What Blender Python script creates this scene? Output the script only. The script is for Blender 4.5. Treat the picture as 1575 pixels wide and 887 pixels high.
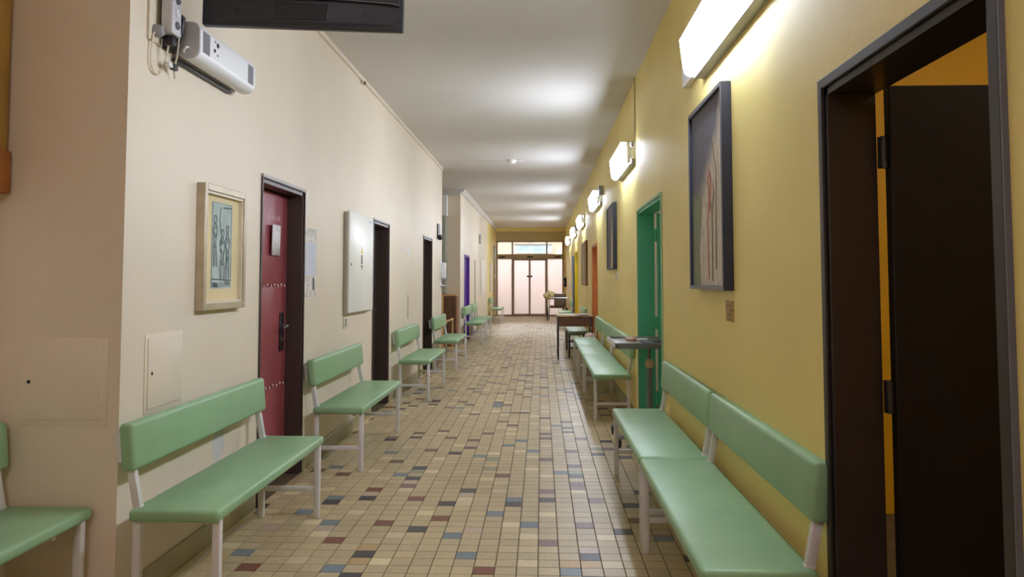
import bpy, bmesh, math, random
from mathutils import Vector, Matrix

for o in list(bpy.data.objects):
    bpy.data.objects.remove(o)
SC = bpy.context.scene
COL = SC.collection
random.seed(7)
PI = math.pi

# ------------------------------------------------------------------ camera, world, exposure
# x = right, y = along the corridor, z = up; the eye stands at the origin, 1.38 m up
yaw, pit = math.radians(2.2), math.radians(3.1)
fw = Vector((-math.sin(yaw) * math.cos(pit), math.cos(yaw) * math.cos(pit), math.sin(pit)))
rt = Vector((math.cos(yaw), math.sin(yaw), 0))
up = rt.cross(fw)
cam_data = bpy.data.cameras.new('camera')
cam = bpy.data.objects.new('camera', cam_data)
COL.objects.link(cam)
cam.matrix_world = Matrix(((rt.x, up.x, -fw.x, 0), (rt.y, up.y, -fw.y, 0), (rt.z, up.z, -fw.z, 1.38), (0, 0, 0, 1)))
cam_data.sensor_fit = 'HORIZONTAL'
cam_data.sensor_width = 36
cam_data.lens = 1180 / 1575 * 36
cam_data.shift_y = -0.04883
cam_data.clip_start = 0.05
cam_data.clip_end = 200
SC.camera = cam

world = bpy.data.worlds.new('world')
SC.world = world
world.use_nodes = True
world.node_tree.nodes['Background'].inputs[0].default_value = (0.9, 0.95, 1, 1)
world.node_tree.nodes['Background'].inputs[1].default_value = 0.3

SC.view_settings.view_transform = 'Standard'
SC.view_settings.look = 'None'
SC.view_settings.gamma = 1
SC.view_settings.use_curve_mapping = False
SC.view_settings.exposure = 0.52
LAMP = 33.0          # radiance of the corridor lamps
LAMP_COL = (0.86, 0.95, 1.12, 1)
SC.cycles.diffuse_bounces = 8
SC.cycles.max_bounces = 14

# ------------------------------------------------------------------ helpers
def s2l(r, g, b):
    return tuple((c / 255 / 12.92) if c <= 10.3 else ((c / 255 + 0.055) / 1.055) ** 2.4 for c in (r, g, b)) + (1,)

class N:
    """small node-tree writer"""
    def __init__(s, name):
        s.m = bpy.data.materials.new(name)
        s.m.use_nodes = True
        s.t = s.m.node_tree
        s.b = s.t.nodes['Principled BSDF']
        s.out = s.t.nodes['Material Output']
    def n(s, kind, **kw):
        nd = s.t.nodes.new(kind)
        for k, v in kw.items():
            setattr(nd, k, v)
        return nd
    def put(s, sock, v):
        if hasattr(v, 'links'):
            s.t.links.new(v, sock)
        else:
            sock.default_value = v
    def math(s, op, a, b=0.0, clamp=False):
        nd = s.n('ShaderNodeMath', operation=op, use_clamp=clamp)
        s.put(nd.inputs[0], a); s.put(nd.inputs[1], b)
        return nd.outputs[0]
    def mix(s, f, a, b):
        nd = s.n('ShaderNodeMix', data_type='RGBA')
        s.put(nd.inputs[0], f); s.put(nd.inputs[6], a); s.put(nd.inputs[7], b)
        return nd.outputs[2]
    def coords(s):
        tc = s.n('ShaderNodeTexCoord')
        sp = s.n('ShaderNodeSeparateXYZ')
        s.t.links.new(tc.outputs['Object'], sp.inputs[0])
        return tc.outputs['Object'], sp.outputs
    def noise(s, vec, scale, detail=3, rough=0.5):
        nd = s.n('ShaderNodeTexNoise')
        s.put(nd.inputs['Vector'], vec)
        nd.inputs['Scale'].default_value = scale
        nd.inputs['Detail'].default_value = detail
        nd.inputs['Roughness'].default_value = rough
        return nd.outputs[0]
    def step(s, v, lo, hi):
        nd = s.n('ShaderNodeMapRange', interpolation_type='SMOOTHSTEP')
        s.put(nd.inputs[0], v)
        nd.inputs[1].default_value = lo; nd.inputs[2].default_value = hi
        return nd.outputs[0]
    def bump(s, h, dist, strength=1.0):
        nd = s.n('ShaderNodeBump')
        nd.inputs['Strength'].default_value = strength
        nd.inputs['Distance'].default_value = dist
        s.put(nd.inputs['Height'], h)
        s.t.links.new(nd.outputs[0], s.b.inputs['Normal'])

def mat(name, rgb, rough=0.5, metal=0.0, var=0.06, vs=3.0, bs=0.0, bump_scale=60.0, spec=0.5, coat=0.0, obj_coords=True):
    w = N(name)
    vec, _ = w.coords()
    c = s2l(*rgb)
    f = w.noise(vec, vs, 4)
    lo = tuple(x * (1 - var) for x in c[:3]) + (1,)
    hi = tuple(min(1, x * (1 + var)) for x in c[:3]) + (1,)
    w.put(w.b.inputs['Base Color'], w.mix(w.step(f, 0.3, 0.7), lo, hi))
    w.b.inputs['Roughness'].default_value = rough
    w.b.inputs['Metallic'].default_value = metal
    w.b.inputs['Specular IOR Level'].default_value = spec
    w.b.inputs['Coat Weight'].default_value = coat
    if bs:
        w.bump(w.noise(vec, bump_scale, 3), bs)
    return w.m

def mat_print(name, paper, ink, lines, density=0.45, rough=0.6, seed=0.0):
    """paper with unreadable lines of print"""
    w = N(name)
    vec, xyz = w.coords()
    row = w.math('FRACT', w.math('MULTIPLY', xyz[2], lines))
    a = w.math('LESS_THAN', row, 0.45)
    mp = w.n('ShaderNodeMapping')
    w.put(mp.inputs[0], vec)
    mp.inputs['Location'].default_value = (seed, seed, seed)
    mp.inputs['Scale'].default_value = (90, 90, lines)
    b = w.math('GREATER_THAN', w.noise(mp.outputs[0], 1.0, 1), 1 - density)
    big = w.math('GREATER_THAN', w.noise(vec, 14.0, 1), 0.47)
    f = w.math('MULTIPLY', w.math('MULTIPLY', a, b), big)
    w.put(w.b.inputs['Base Color'], w.mix(w.math('MULTIPLY', f, 0.75), s2l(*paper), s2l(*ink)))
    w.b.inputs['Roughness'].default_value = rough
    return w.m

def mat_wood(name, dark, light, rough=0.45, scale=(3, 3, 30)):
    w = N(name)
    vec, _ = w.coords()
    mp = w.n('ShaderNodeMapping')
    w.put(mp.inputs[0], vec)
    mp.inputs['Scale'].default_value = scale
    f = w.noise(mp.outputs[0], 2.0, 5, 0.6)
    w.put(w.b.inputs['Base Color'], w.mix(w.step(f, 0.3, 0.7), s2l(*dark), s2l(*light)))
    w.b.inputs['Roughness'].default_value = rough
    w.b.inputs['Specular IOR Level'].default_value = 0.3
    w.bump(f, 0.0006)
    return w.m

def mat_emit(name, rgba, strength):
    w = N(name)
    w.b.inputs['Base Color'].default_value = (0.8, 0.8, 0.8, 1)
    w.b.inputs['Emission Color'].default_value = rgba
    w.b.inputs['Emission Strength'].default_value = strength
    return w.m

def mat_tile(name, rgb, var=0.10):
    w = N(name)
    vec, _ = w.coords()
    oi = w.n('ShaderNodeObjectInfo')
    gi = w.n('ShaderNodeNewGeometry')
    r = w.math('FRACT', w.math('ADD', oi.outputs['Random'], gi.outputs['Random Per Island']))
    c = s2l(*rgb)
    lo = tuple(x * (1 - var) for x in c[:3]) + (1,)
    hi = (min(1, c[0] * (1 + var)), min(1, c[1] * (1 + var * 0.8)), min(1, c[2] * (1 + var * 0.6)), 1)
    base = w.mix(r, lo, hi)
    mot = w.noise(gi.outputs['Position'], 45.0, 3)
    base2 = w.mix(w.math('MULTIPLY', w.step(mot, 0.35, 0.75), 0.22), base, tuple(x * 0.6 for x in c[:3]) + (1,))
    dirt = w.noise(gi.outputs['Position'], 1.3, 4)
    w.put(w.b.inputs['Base Color'], w.mix(w.math('MULTIPLY', w.step(dirt, 0.45, 0.8), 0.25), base2, s2l(120, 100, 70)))
    w.put(w.b.inputs['Roughness'], w.math('ADD', w.math('MULTIPLY', mot, 0.2), 0.27))
    w.b.inputs['Specular IOR Level'].default_value = 0.42
    return w.m

def box(bm, x0, x1, y0, y1, z0, z1, bev=0.0, seg=2, m=None):
    mt = Matrix.Translation(((x0 + x1) / 2, (y0 + y1) / 2, (z0 + z1) / 2)) @ Matrix.Diagonal((abs(x1 - x0), abs(y1 - y0), abs(z1 - z0), 1))
    g = bmesh.ops.create_cube(bm, size=1, matrix=mt)
    vs = g['verts']
    if bev:
        es = list({e for v in vs for e in v.link_edges})
        r = bmesh.ops.bevel(bm, geom=es, offset=bev, segments=seg, profile=0.5, affect='EDGES', clamp_overlap=True)
        vs = list({v for f in r['faces'] for v in f.verts} | {v for v in vs if v.is_valid})
    if m is not None:
        bmesh.ops.transform(bm, matrix=m, verts=vs)
    return vs

def bar(bm, p0, p1, w, d=None, bev=0.0):
    """rectangular bar from p0 to p1"""
    p0, p1 = Vector(p0), Vector(p1)
    d = d or w
    ax = (p1 - p0)
    L = ax.length
    q = ax.to_track_quat('Z', 'Y').to_matrix().to_4x4()
    m = Matrix.Translation((p0 + p1) / 2) @ q
    box(bm, -w / 2, w / 2, -d / 2, d / 2, -L / 2, L / 2, bev, 2, m)

def tube(bm, pts, r, n=8, closed=False):
    pts = [Vector(p) for p in pts]
    rings = []
    k = len(pts)
    prev = None
    for i, p in enumerate(pts):
        if closed:
            t = pts[(i + 1) % k] - pts[i - 1]
        else:
            t = pts[min(i + 1, k - 1)] - pts[max(i - 1, 0)]
        t.normalize()
        if prev is None:
            a = t.orthogonal().normalized()
        else:
            a = (prev - t * prev.dot(t)).normalized()
        prev = a
        b = t.cross(a)
        rr = r[i] if isinstance(r, (list, tuple)) else r
        rings.append([bm.verts.new(p + (a * math.cos(2 * PI * j / n) + b * math.sin(2 * PI * j / n)) * rr) for j in range(n)])
    for i in range(k if closed else k - 1):
        A, B = rings[i], rings[(i + 1) % k]
        for j in range(n):
            bm.faces.new((A[j], A[(j + 1) % n], B[(j + 1) % n], B[j]))
    if not closed:
        bm.faces.new(rings[0][::-1]); bm.faces.new(rings[-1])

def lathe(bm, prof, c, n=24, axis='Z'):
    """prof: list of (radius, height) from bottom to top"""
    c = Vector(c)
    def P(r, h, a):
        u, v = r * math.cos(a), r * math.sin(a)
        return c + (Vector((u, v, h)) if axis == 'Z' else Vector((h, u, v)) if axis == 'X' else Vector((v, h, u)))
    rings = [[bm.verts.new(P(r, h, 2 * PI * j / n)) for j in range(n)] for r, h in prof]
    for A, B in zip(rings, rings[1:]):
        for j in range(n):
            bm.faces.new((A[j], A[(j + 1) % n], B[(j + 1) % n], B[j]))
    bm.faces.new(rings[0][::-1]); bm.faces.new(rings[-1])

def prism(bm, poly, y0, y1, plane='XZ'):
    """extrude a polygon (in XZ along Y, in YZ along X or in XY along Z)"""
    def P(p, h):
        return (p[0], h, p[1]) if plane == 'XZ' else (h, p[0], p[1]) if plane == 'YZ' else (p[0], p[1], h)
    A = [bm.verts.new(P(p, y0)) for p in poly]
    B = [bm.verts.new(P(p, y1)) for p in poly]
    k = len(poly)
    bm.faces.new(A); bm.faces.new(B[::-1])
    for i in range(k):
        bm.faces.new((A[i], B[i], B[(i + 1) % k], A[(i + 1) % k]))

def sphere(bm, c, r, sx=1, sy=1, sz=1, u=16, v=10):
    bmesh.ops.create_uvsphere(bm, u_segments=u, v_segments=v, radius=r, matrix=Matrix.Translation(c) @ Matrix.Diagonal((sx, sy, sz, 1)))

def BM():
    return bmesh.new()

def obj(name, bm, m, parent=None, smooth=True, loc=None):
    bmesh.ops.recalc_face_normals(bm, faces=bm.faces)
    me = bpy.data.meshes.new(name)
    bm.to_mesh(me)
    bm.free()
    for x in (m if isinstance(m, (list, tuple)) else [m]):
        me.materials.append(x)
    if smooth:
        me.shade_smooth()
        me.set_sharp_from_angle(angle=math.radians(38))
    o = bpy.data.objects.new(name, me)
    COL.objects.link(o)
    if loc is not None:
        o.location = loc
    if parent is not None:
        o.parent = parent
    return o

def tag(o, label=None, cat=None, group=None, kind=None):
    if label: o['label'] = label
    if cat: o['category'] = cat
    if group: o['group'] = group
    if kind: o['kind'] = kind
    return o

def thing(name, label, cat, loc=(0, 0, 0), rotz=0.0, group=None):
    o = bpy.data.objects.new(name, None)
    o.empty_display_size = 0.1
    COL.objects.link(o)
    o.location = loc
    o.rotation_euler = (0, 0, rotz)
    return tag(o, label, cat, group)

def struct(name, bm, m, label, cat='wall', smooth=False, parent=None):
    o = obj(name, bm, m, parent, smooth)
    return tag(o, label, cat, kind='structure')

def boxobj(name, dims, m, parent=None, bev=0.0, loc=None, smooth=True):
    b = BM(); box(b, *dims, bev=bev)
    return obj(name, b, m, parent, smooth, loc)

# ------------------------------------------------------------------ materials
M = {}
M['cream'] = mat('cream wall paint', (224, 211, 191), 0.5, var=0.03, vs=1.2, bs=0.0008, bump_scale=25)
M['yellow'] = mat('yellow wall paint', (236, 216, 136), 0.5, var=0.04, vs=1.0, bs=0.0008, bump_scale=25)
M['dull_yellow'] = mat('dull khaki yellow paint', (206, 190, 148), 0.55, var=0.03, bs=0.0008, bump_scale=25)
M['gold'] = mat('deep yellow room paint', (214, 168, 20), 0.6, var=0.03, bs=0.0008, bump_scale=25)
M['ceiling'] = mat('white ceiling paint', (208, 204, 200), 0.6, var=0.04, vs=0.8, bs=0.001, bump_scale=15)
M['grout'] = mat('dark floor grout', (96, 84, 62), 0.9, var=0.15, vs=10)
M['plinth'] = mat('khaki plinth tile', (160, 150, 108), 0.4, var=0.10, vs=6)
M['plinth_grout'] = mat('light plinth joint', (205, 190, 150), 0.8)
M['vinyl'] = mat('pale green vinyl', (143, 180, 138), 0.38, var=0.05, vs=5, bs=0.0006, bump_scale=9, spec=0.4)
M['legwhite'] = mat('white leg enamel', (218, 215, 214), 0.4, var=0.05, vs=12)
M['legdark'] = mat('dark leg enamel', (42, 36, 34), 0.4)
M['frame_brown'] = mat('dark brown frame enamel', (46, 37, 33), 0.4, var=0.08, vs=5)
M['frame_left'] = mat('brown door frame enamel', (70, 55, 50), 0.4, var=0.08, vs=5)
M['frame_edge'] = mat('grey frame edge', (168, 156, 150), 0.4)
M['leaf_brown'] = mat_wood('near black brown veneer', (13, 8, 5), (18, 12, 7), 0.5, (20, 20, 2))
M['leaf_dark'] = mat_wood('dark brown veneer', (44, 36, 34), (58, 46, 42), 0.4, (20, 20, 2))
M['red'] = mat('dark red quilted leather', (150, 70, 78), 0.42, var=0.12, vs=4, bs=0.003, bump_scale=7)
M['stud'] = mat('pale nail heads', (226, 184, 184), 0.35)
M['green_enamel'] = mat('emerald green enamel', (72, 178, 136), 0.35, var=0.05)
M['green_lip'] = mat('pale green frame edge', (150, 190, 150), 0.45)
M['orange'] = mat('orange enamel', (208, 130, 72), 0.4)
M['yel_enamel'] = mat('bright yellow enamel', (226, 200, 40), 0.4)
M['purple'] = mat('purple enamel', (94, 52, 150), 0.4)
M['white'] = mat('white plastic', (230, 230, 232), 0.4, var=0.02)
M['cabinet_side'] = mat('beige grey cabinet side', (168, 158, 142), 0.5)
M['white_enamel'] = mat('white cabinet enamel', (236, 235, 228), 0.35, var=0.02)
M['grey'] = mat('grey plastic', (150, 150, 154), 0.45)
M['light_grey'] = mat('light grey plastic', (196, 196, 200), 0.45)
M['midgrey'] = mat('mid grey metal', (112, 112, 108), 0.4, metal=0.4)
M['chrome'] = mat('worn chrome', (190, 190, 188), 0.25, metal=1.0)
M['black'] = mat('black plastic', (24, 23, 26), 0.4, var=0.1)
M['tvblack'] = mat('anthracite tv casing', (40, 41, 47), 0.42, var=0.06)
M['tvdark'] = mat('tv recess black', (28, 28, 33), 0.5)
M['tvline'] = mat('tv casing edge', (112, 112, 116), 0.35)
M['screen'] = mat('tv screen glass', (12, 12, 14), 0.08)
M['paper'] = mat('white paper', (236, 234, 236), 0.7, var=0.02)
M['bluepaper'] = mat('bluish paper', (206, 210, 222), 0.7, var=0.03)
M['print'] = mat_print('printed paper', (232, 228, 230), (90, 88, 92), 90)
M['print2'] = mat_print('dense printed paper', (222, 216, 210), (96, 88, 84), 70, 0.55, seed=3)
M['pframe'] = mat('silvery beige picture moulding', (186, 172, 146), 0.38, metal=0.15, var=0.10, vs=14)
M['pframe_light'] = mat('pale inner moulding', (216, 206, 186), 0.4)
M['mat_board'] = mat('cream mount board', (218, 202, 158), 0.8, var=0.03)
M['drawpaper'] = mat('pale blue grey print paper', (176, 190, 186), 0.8, var=0.12, vs=12)
M['ink'] = mat('dark drawing ink', (92, 102, 106), 0.8)
M['slate'] = mat('blue black frame', (40, 42, 54), 0.4)
M['slate_face'] = mat('grey frame face', (96, 96, 104), 0.4)
M['desk'] = mat_wood('brown desk veneer', (88, 62, 45), (108, 78, 56), 0.45, (2, 12, 12))
M['desk_edge'] = mat('pale desk edge', (196, 172, 132), 0.5)
M['wood'] = mat_wood('reddish brown cabinet wood', (128, 82, 54), (150, 98, 64), 0.45, (14, 14, 2))
M['wood_light'] = mat_wood('light beech wood', (196, 158, 106), (212, 176, 124), 0.5, (10, 10, 2))
M['ochre_wood'] = mat_wood('orange brown wood', (150, 90, 32), (172, 108, 40), 0.4, (12, 3, 3))
M['ochre_wood2'] = mat_wood('ochre brown wood', (150, 112, 44), (168, 128, 54), 0.4, (12, 3, 3))
M['greygreen'] = mat('pale grey green panel', (160, 166, 154), 0.5)
M['alu'] = mat('bronze tinted aluminium', (156, 136, 116), 0.4, metal=0.2)
M['alu_light'] = mat('beige aluminium', (176, 158, 120), 0.45)
M['brown_vinyl'] = mat('dark brown vinyl', (104, 86, 72), 0.5)
M['blanket'] = mat('cream blanket', (206, 192, 146), 0.9, var=0.15, vs=12, bs=0.01, bump_scale=20)
M['rubber'] = mat('black rubber', (20, 20, 22), 0.6)
M['pink'] = mat('pale pink plastic', (202, 176, 162), 0.5)
M['pinkpaper'] = mat('pinkish card', (196, 160, 146), 0.7)
M['tan'] = mat_print('tan card plaque', (176, 142, 84), (110, 80, 40), 45, 0.6, seed=5)
M['traytop'] = mat('grey laminate', (122, 118, 108), 0.35)
M['blueawning'] = mat('blue green awning cloth', (120, 138, 146), 0.7, var=0.3, vs=3)
M['salmon'] = mat('salmon plaster', (244, 224, 200), 0.8)
M['vest'] = mat('white vestibule paint', (240, 232, 232), 0.7)
M['door_blue'] = mat('dark grey blue enamel', (92, 100, 110), 0.45)
M['switch'] = mat('ivory switch plastic', (214, 206, 184), 0.4)
M['pale_patch'] = mat('faint blue grey patch', (206, 204, 206), 0.6)

def mat_frost():
    w = N('frosted glass')
    t = w.t
    tr = w.n('ShaderNodeBsdfTranslucent'); tr.inputs[0].default_value = s2l(250, 246, 246)
    gl = w.n('ShaderNodeBsdfGlossy'); gl.inputs[0].default_value = (0.9, 0.9, 0.9, 1); gl.inputs['Roughness'].default_value = 0.25
    df = w.n('ShaderNodeBsdfDiffuse'); df.inputs[0].default_value = s2l(238, 232, 230)
    m1 = w.n('ShaderNodeMixShader'); m1.inputs[0].default_value = 0.35
    t.links.new(tr.outputs[0], m1.inputs[1]); t.links.new(df.outputs[0], m1.inputs[2])
    m2 = w.n('ShaderNodeMixShader'); m2.inputs[0].default_value = 0.05
    t.links.new(m1.outputs[0], m2.inputs[1]); t.links.new(gl.outputs[0], m2.inputs[2])
    t.links.new(m2.outputs[0], w.out.inputs[0])
    return w.m
M['frost'] = mat_frost()

def mat_clear():
    w = N('clear glass')
    t = w.t
    tr = w.n('ShaderNodeBsdfTransparent'); tr.inputs[0].default_value = (0.93, 0.95, 0.95, 1)
    gl = w.n('ShaderNodeBsdfGlossy'); gl.inputs['Roughness'].default_value = 0.05
    fr = w.n('ShaderNodeFresnel'); fr.inputs[0].default_value = 1.5
    m = w.n('ShaderNodeMixShader')
    t.links.new(fr.outputs[0], m.inputs[0]); t.links.new(tr.outputs[0], m.inputs[1]); t.links.new(gl.outputs[0], m.inputs[2])
    t.links.new(m.outputs[0], w.out.inputs[0])
    return w.m
M['glass'] = mat_clear()

M['diffuser'] = mat_emit('lit lamp diffuser', LAMP_COL, LAMP)

def mat_painting(kind):
    w = N('abstract painting ' + kind)
    vec, xyz = w.coords()
    # object coordinates: y along the wall (+ = left as seen), z up; one unit = half the picture
    u = w.math('MULTIPLY', xyz[1], -1.0)
    v = xyz[2]
    n1 = w.math('SUBTRACT', w.noise(vec, 4.0, 4), 0.5)
    n2 = w.noise(vec, 26.0, 5, 0.7)
    wu = w.math('ADD', u, w.math('MULTIPLY', n1, 0.28))
    if kind == 'large':
        d = w.math('SUBTRACT', v, w.math('ADD', w.math('MULTIPLY', wu, 0.85), 0.12))
        base = w.mix(w.step(d, -0.10, 0.12), s2l(206, 196, 178), s2l(104, 102, 116))
        grn = w.math('MULTIPLY', w.step(w.math('MULTIPLY', wu, -1.0), 0.13, 0.2), w.step(w.math('MULTIPLY', v, -1.0), -0.08, 0.05))
        base = w.mix(grn, base, s2l(134, 140, 108))
        lines = w.n('ShaderNodeTexWave', bands_direction='Y')
        w.put(lines.inputs['Vector'], vec)
        lines.inputs['Scale'].default_value = 3.2; lines.inputs['Distortion'].default_value = 7.0
        lines.inputs['Detail'].default_value = 2; lines.inputs['Detail Scale'].default_value = 0.8
        base = w.mix(w.math('MULTIPLY', w.step(lines.outputs[1], 0.86, 1.0), 0.35), base, s2l(110, 100, 90))
    elif kind == 'small':
        base = w.mix(w.step(w.math('ADD', wu, w.math('MULTIPLY', v, -0.25)), 0.10, 0.20), s2l(104, 100, 116), s2l(196, 188, 160))
        base = w.mix(w.step(v, 0.05, 0.35), base, s2l(112, 112, 124))
    else:
        base = w.mix(w.step(w.math('ADD', wu, v), -0.1, 0.2), s2l(166, 150, 100), s2l(140, 122, 84))
    base = w.mix(w.math('MULTIPLY', w.step(n2, 0.4, 0.7), 0.25), base, s2l(70, 66, 70))
    w.put(w.b.inputs['Base Color'], base)
    w.b.inputs['Roughness'].default_value = 0.7
    w.bump(n2, 0.002)
    return w.m

# ------------------------------------------------------------------ dimensions
XL, XR, HC = -1.74, 0.915, 3.34
YC = 3.13           # outer corner of the left wall
YR0, YR1 = 13.35, 16.4   # the recess
YE = 29.5           # glass end of the corridor

def wall_x(bm, x0, x1, y0, y1, openings=(), z1=HC):
    """wall along Y with door openings (y0, y1, top)"""
    y = y0
    for a, b, t in sorted(openings):
        box(bm, x0, x1, y, a, 0, z1)
        box(bm, x0, x1, a, b, t, z1)
        y = b
    box(bm, x0, x1, y, y1, 0, z1)

# ------------------------------------------------------------------ floor
b = BM(); box(b, -4.0, 4.6, -3.2, 34.0, -0.12, -0.004)
floor = struct('floor', b, M['grout'], 'tiled corridor floor of beige tiles with scattered slate, blue, red and cream ones', 'floor')

TILE = {'.': (190, 172, 134), 'c': (214, 198, 160), 'p': (190, 168, 148), 'k': (66, 61, 67), 'b': (114, 129, 138), 'r': (122, 70, 54),
        'm': (132, 101, 96), 'n': (110, 80, 60), 'g': (140, 142, 118), 'o': (188, 156, 108)}
TM = {k: mat_tile('floor tile ' + k, v) for k, v in TILE.items()}
KNOWN = '''k-9,-1;k2,-1;b-10,0;r-14,0;r-3,0;b1,0;c-12,1;c-8,1;o-9,1;c-1,1;c3,1;o1,1;o2,1;k7,2;b-15,2;k-9,2;b-4,2;k2,2;o-9,3;p2,3;r-11,4;m0,4;b6,5;c-12,5;c-8,5;b-5,5;c-1,5;c3,5;k4,6;p-12,6;p-15,6;k-7,6;p-4,6;b-12,7;c-13,7;r-9,7;c-2,7;b-1,7;m2,7;n5,8;r-6,8;b-14,9;c-11,9;c-7,9;c0,9;b-3,9;k5,11;k-13,11;c-5,11;k-6,11;k-2,11;c-5,12;r-8,12;m3,12;b-13,12;k-11,12;k0,12;b-2,12;p-5,13;p-11,13;p0,13;k-5,14;c-9,14;r-11,14;k6,14;c2,14;c-14,14;c-3,14;m0,14;m-9,15;m2,15;c-3,16;p-9,16;m2,16;c-4,17;k-9,17;c-11,17;c-15,17;n-3,18;k2,18;c0,18;b-10,18;r-14,18;b1,19;g2,19;c-8,19;c-12,19;g-9,19;c-1,20;g-4,20;k-9,20;c3,20;b-15,20;k2,21;n-11,22;n0,23;g-4,23;c-8,23;c-12,23;c-1,24;b-5,24;k6,24;c3,24;c-4,25;k-7,25;b-12,25;k4,25;n2,26;c-2,26;b-1,26;n-9,26;r6,26;n-6,27;c-11,27;n5,27;g4,27;p-6,28;c0,28;b-3,28;c-7,28;k7,28;c4,28;n-6,30;b-2,30;k-13,30;k5,30;n0,31;n3,31;k-11,31;m-13,31;n-8,31;p0,32;n-5,33;n0,33;c-3,33;c2,33;n-11,33;c-9,33;k2,34;n-9,34;c-3,35;k2,36;c-4,36;c0,36;n-3,37;b1,37;c-1,38;c3,38;n2,39;m-4,39;n0,41;c-8,42;c-1,42;n-7,43;c-4,43;c-2,45'''
known = {}
for s in KNOWN.split(';'):
    i, j = s[1:].split(',')
    known[(int(i), int(j))] = s[0]
PX, PY, OX, OY = 0.1035, 0.0988, -0.0195, 3.675
GX, GY = 0.0034, 0.0028     # joints
keys = list(TILE)
wts = {'.': 76, 'c': 6.5, 'p': 3.5, 'k': 3.5, 'b': 2.6, 'r': 1.2, 'm': 1.6, 'n': 4.0, 'g': 0.9, 'o': 1.2}
rnd = random.Random(11)
def tile_kind(i, j):
    if (i, j) in known: return known[(i, j)]
    if -1 <= j <= 42 and -15 <= i <= 7: return '.'
    return rnd.choices(keys, [wts[k] for k in keys])[0]

bench_rects = [(-1.70, -1.29, 3.06, 4.55), (-1.70, -1.29, 5.53, 7.07), (0.50, 0.91, 2.5, 5.62), (0.50, 0.91, 7.58, 9.6)]
def tile_visible(x, y):
    q = 0.94 / 1.38
    if any(a < x * q < b2 and c < y * q < d for a, b2, c, d in bench_rects): return False
    p = Vector((x, y, -1.38))
    d = p.dot(fw)
    sx, sy = 787.5 + 1180 * p.dot(rt) / d, 366.6 - 1180 * p.dot(up) / d
    return 5 < sx < 1570 and sy < 884 and y > YC
cells = []
for j in range(-16, 262):
    y0 = OY + j * PY
    for i in range(-33, 9):
        x0 = OX + i * PX
        xa, xb, ya, yb = x0 + GX / 2, x0 + PX - GX / 2, y0 + GY / 2, y0 + PY - GY / 2
        lim = -2.27 if yb < YC else (-3.2 if (ya > YR0 and yb < YR1) else XL + 0.006)
        xa, xb, yb = max(xa, lim), min(xb, XR - 0.006), min(yb, YE - 0.09)
        if xb - xa < 0.02 or yb - ya < 0.02: continue
        cells.append((i, j, xa, xb, ya, yb, tile_kind(i, j)))
full = [c for c in cells if abs((c[3] - c[2]) - (PX - GX)) < 1e-4]
near = sorted([c for c in full if tile_visible((c[2] + c[3]) / 2, (c[4] + c[5]) / 2)], key=lambda c: math.hypot((c[2] + c[3]) / 2, (c[4] + c[5]) / 2))[:300]
nearset = {(c[0], c[1]) for c in near}
def tile_geo(xa, xb, ya, yb, vs, fs, dz=0.0):
    k = len(vs); e = 0.0012
    vs += [(xa, ya, -0.006), (xb, ya, -0.006), (xb, yb, -0.006), (xa, yb, -0.006), (xa + e, ya + e, dz), (xb - e, ya + e, dz), (xb - e, yb - e, dz), (xa + e, yb - e, dz)]
    fs += [(k + 4, k + 5, k + 6, k + 7), (k, k + 1, k + 5, k + 4), (k + 1, k + 2, k + 6, k + 5), (k + 2, k + 3, k + 7, k + 6), (k + 3, k, k + 4, k + 7)]
tmesh = {}
for k in TILE:
    vs, fs = [], []
    tile_geo(-(PX - GX) / 2, (PX - GX) / 2, -(PY - GY) / 2, (PY - GY) / 2, vs, fs)
    me = bpy.data.meshes.new('tile'); me.from_pydata(vs, [], fs); me.materials.append(TM[k]); tmesh[k] = me
for i, j, xa, xb, ya, yb, k in near:
    o = bpy.data.objects.new('tile', tmesh[k]); COL.objects.link(o)
    o.parent = floor
    o.location = ((xa + xb) / 2, (ya + yb) / 2, rnd.uniform(-0.0004, 0.0003))
    o.rotation_euler = (rnd.gauss(0, 0.002), rnd.gauss(0, 0.002), 0)
vs, fs, mi = [], [], []
for i, j, xa, xb, ya, yb, k in cells:
    if (i, j) in nearset: continue
    n0 = len(fs)
    tile_geo(xa, xb, ya, yb, vs, fs, rnd.uniform(-0.0004, 0.0003))
    mi += [keys.index(k)] * (len(fs) - n0)
me = bpy.data.meshes.new('remaining_tiles'); me.from_pydata(vs, [], fs)
for k in keys: me.materials.append(TM[k])
me.polygons.foreach_set('material_index', mi)
o = bpy.data.objects.new('remaining_tiles', me); COL.objects.link(o); o.parent = floor; o['kind'] = 'stuff'

# ------------------------------------------------------------------ shell
RED, D2, D3 = (4.69, 5.54, 2.02), (7.86, 8.67, 2.0), (11.23, 12.10, 2.02)
PUR = (17.25, 18.40, 1.94)
ND, GD, OD, YD = (1.56, 2.49, 2.0), (5.86, 7.30, 2.03), (12.55, 13.85, 1.98), (19.3, 20.9, 2.1)

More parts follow.
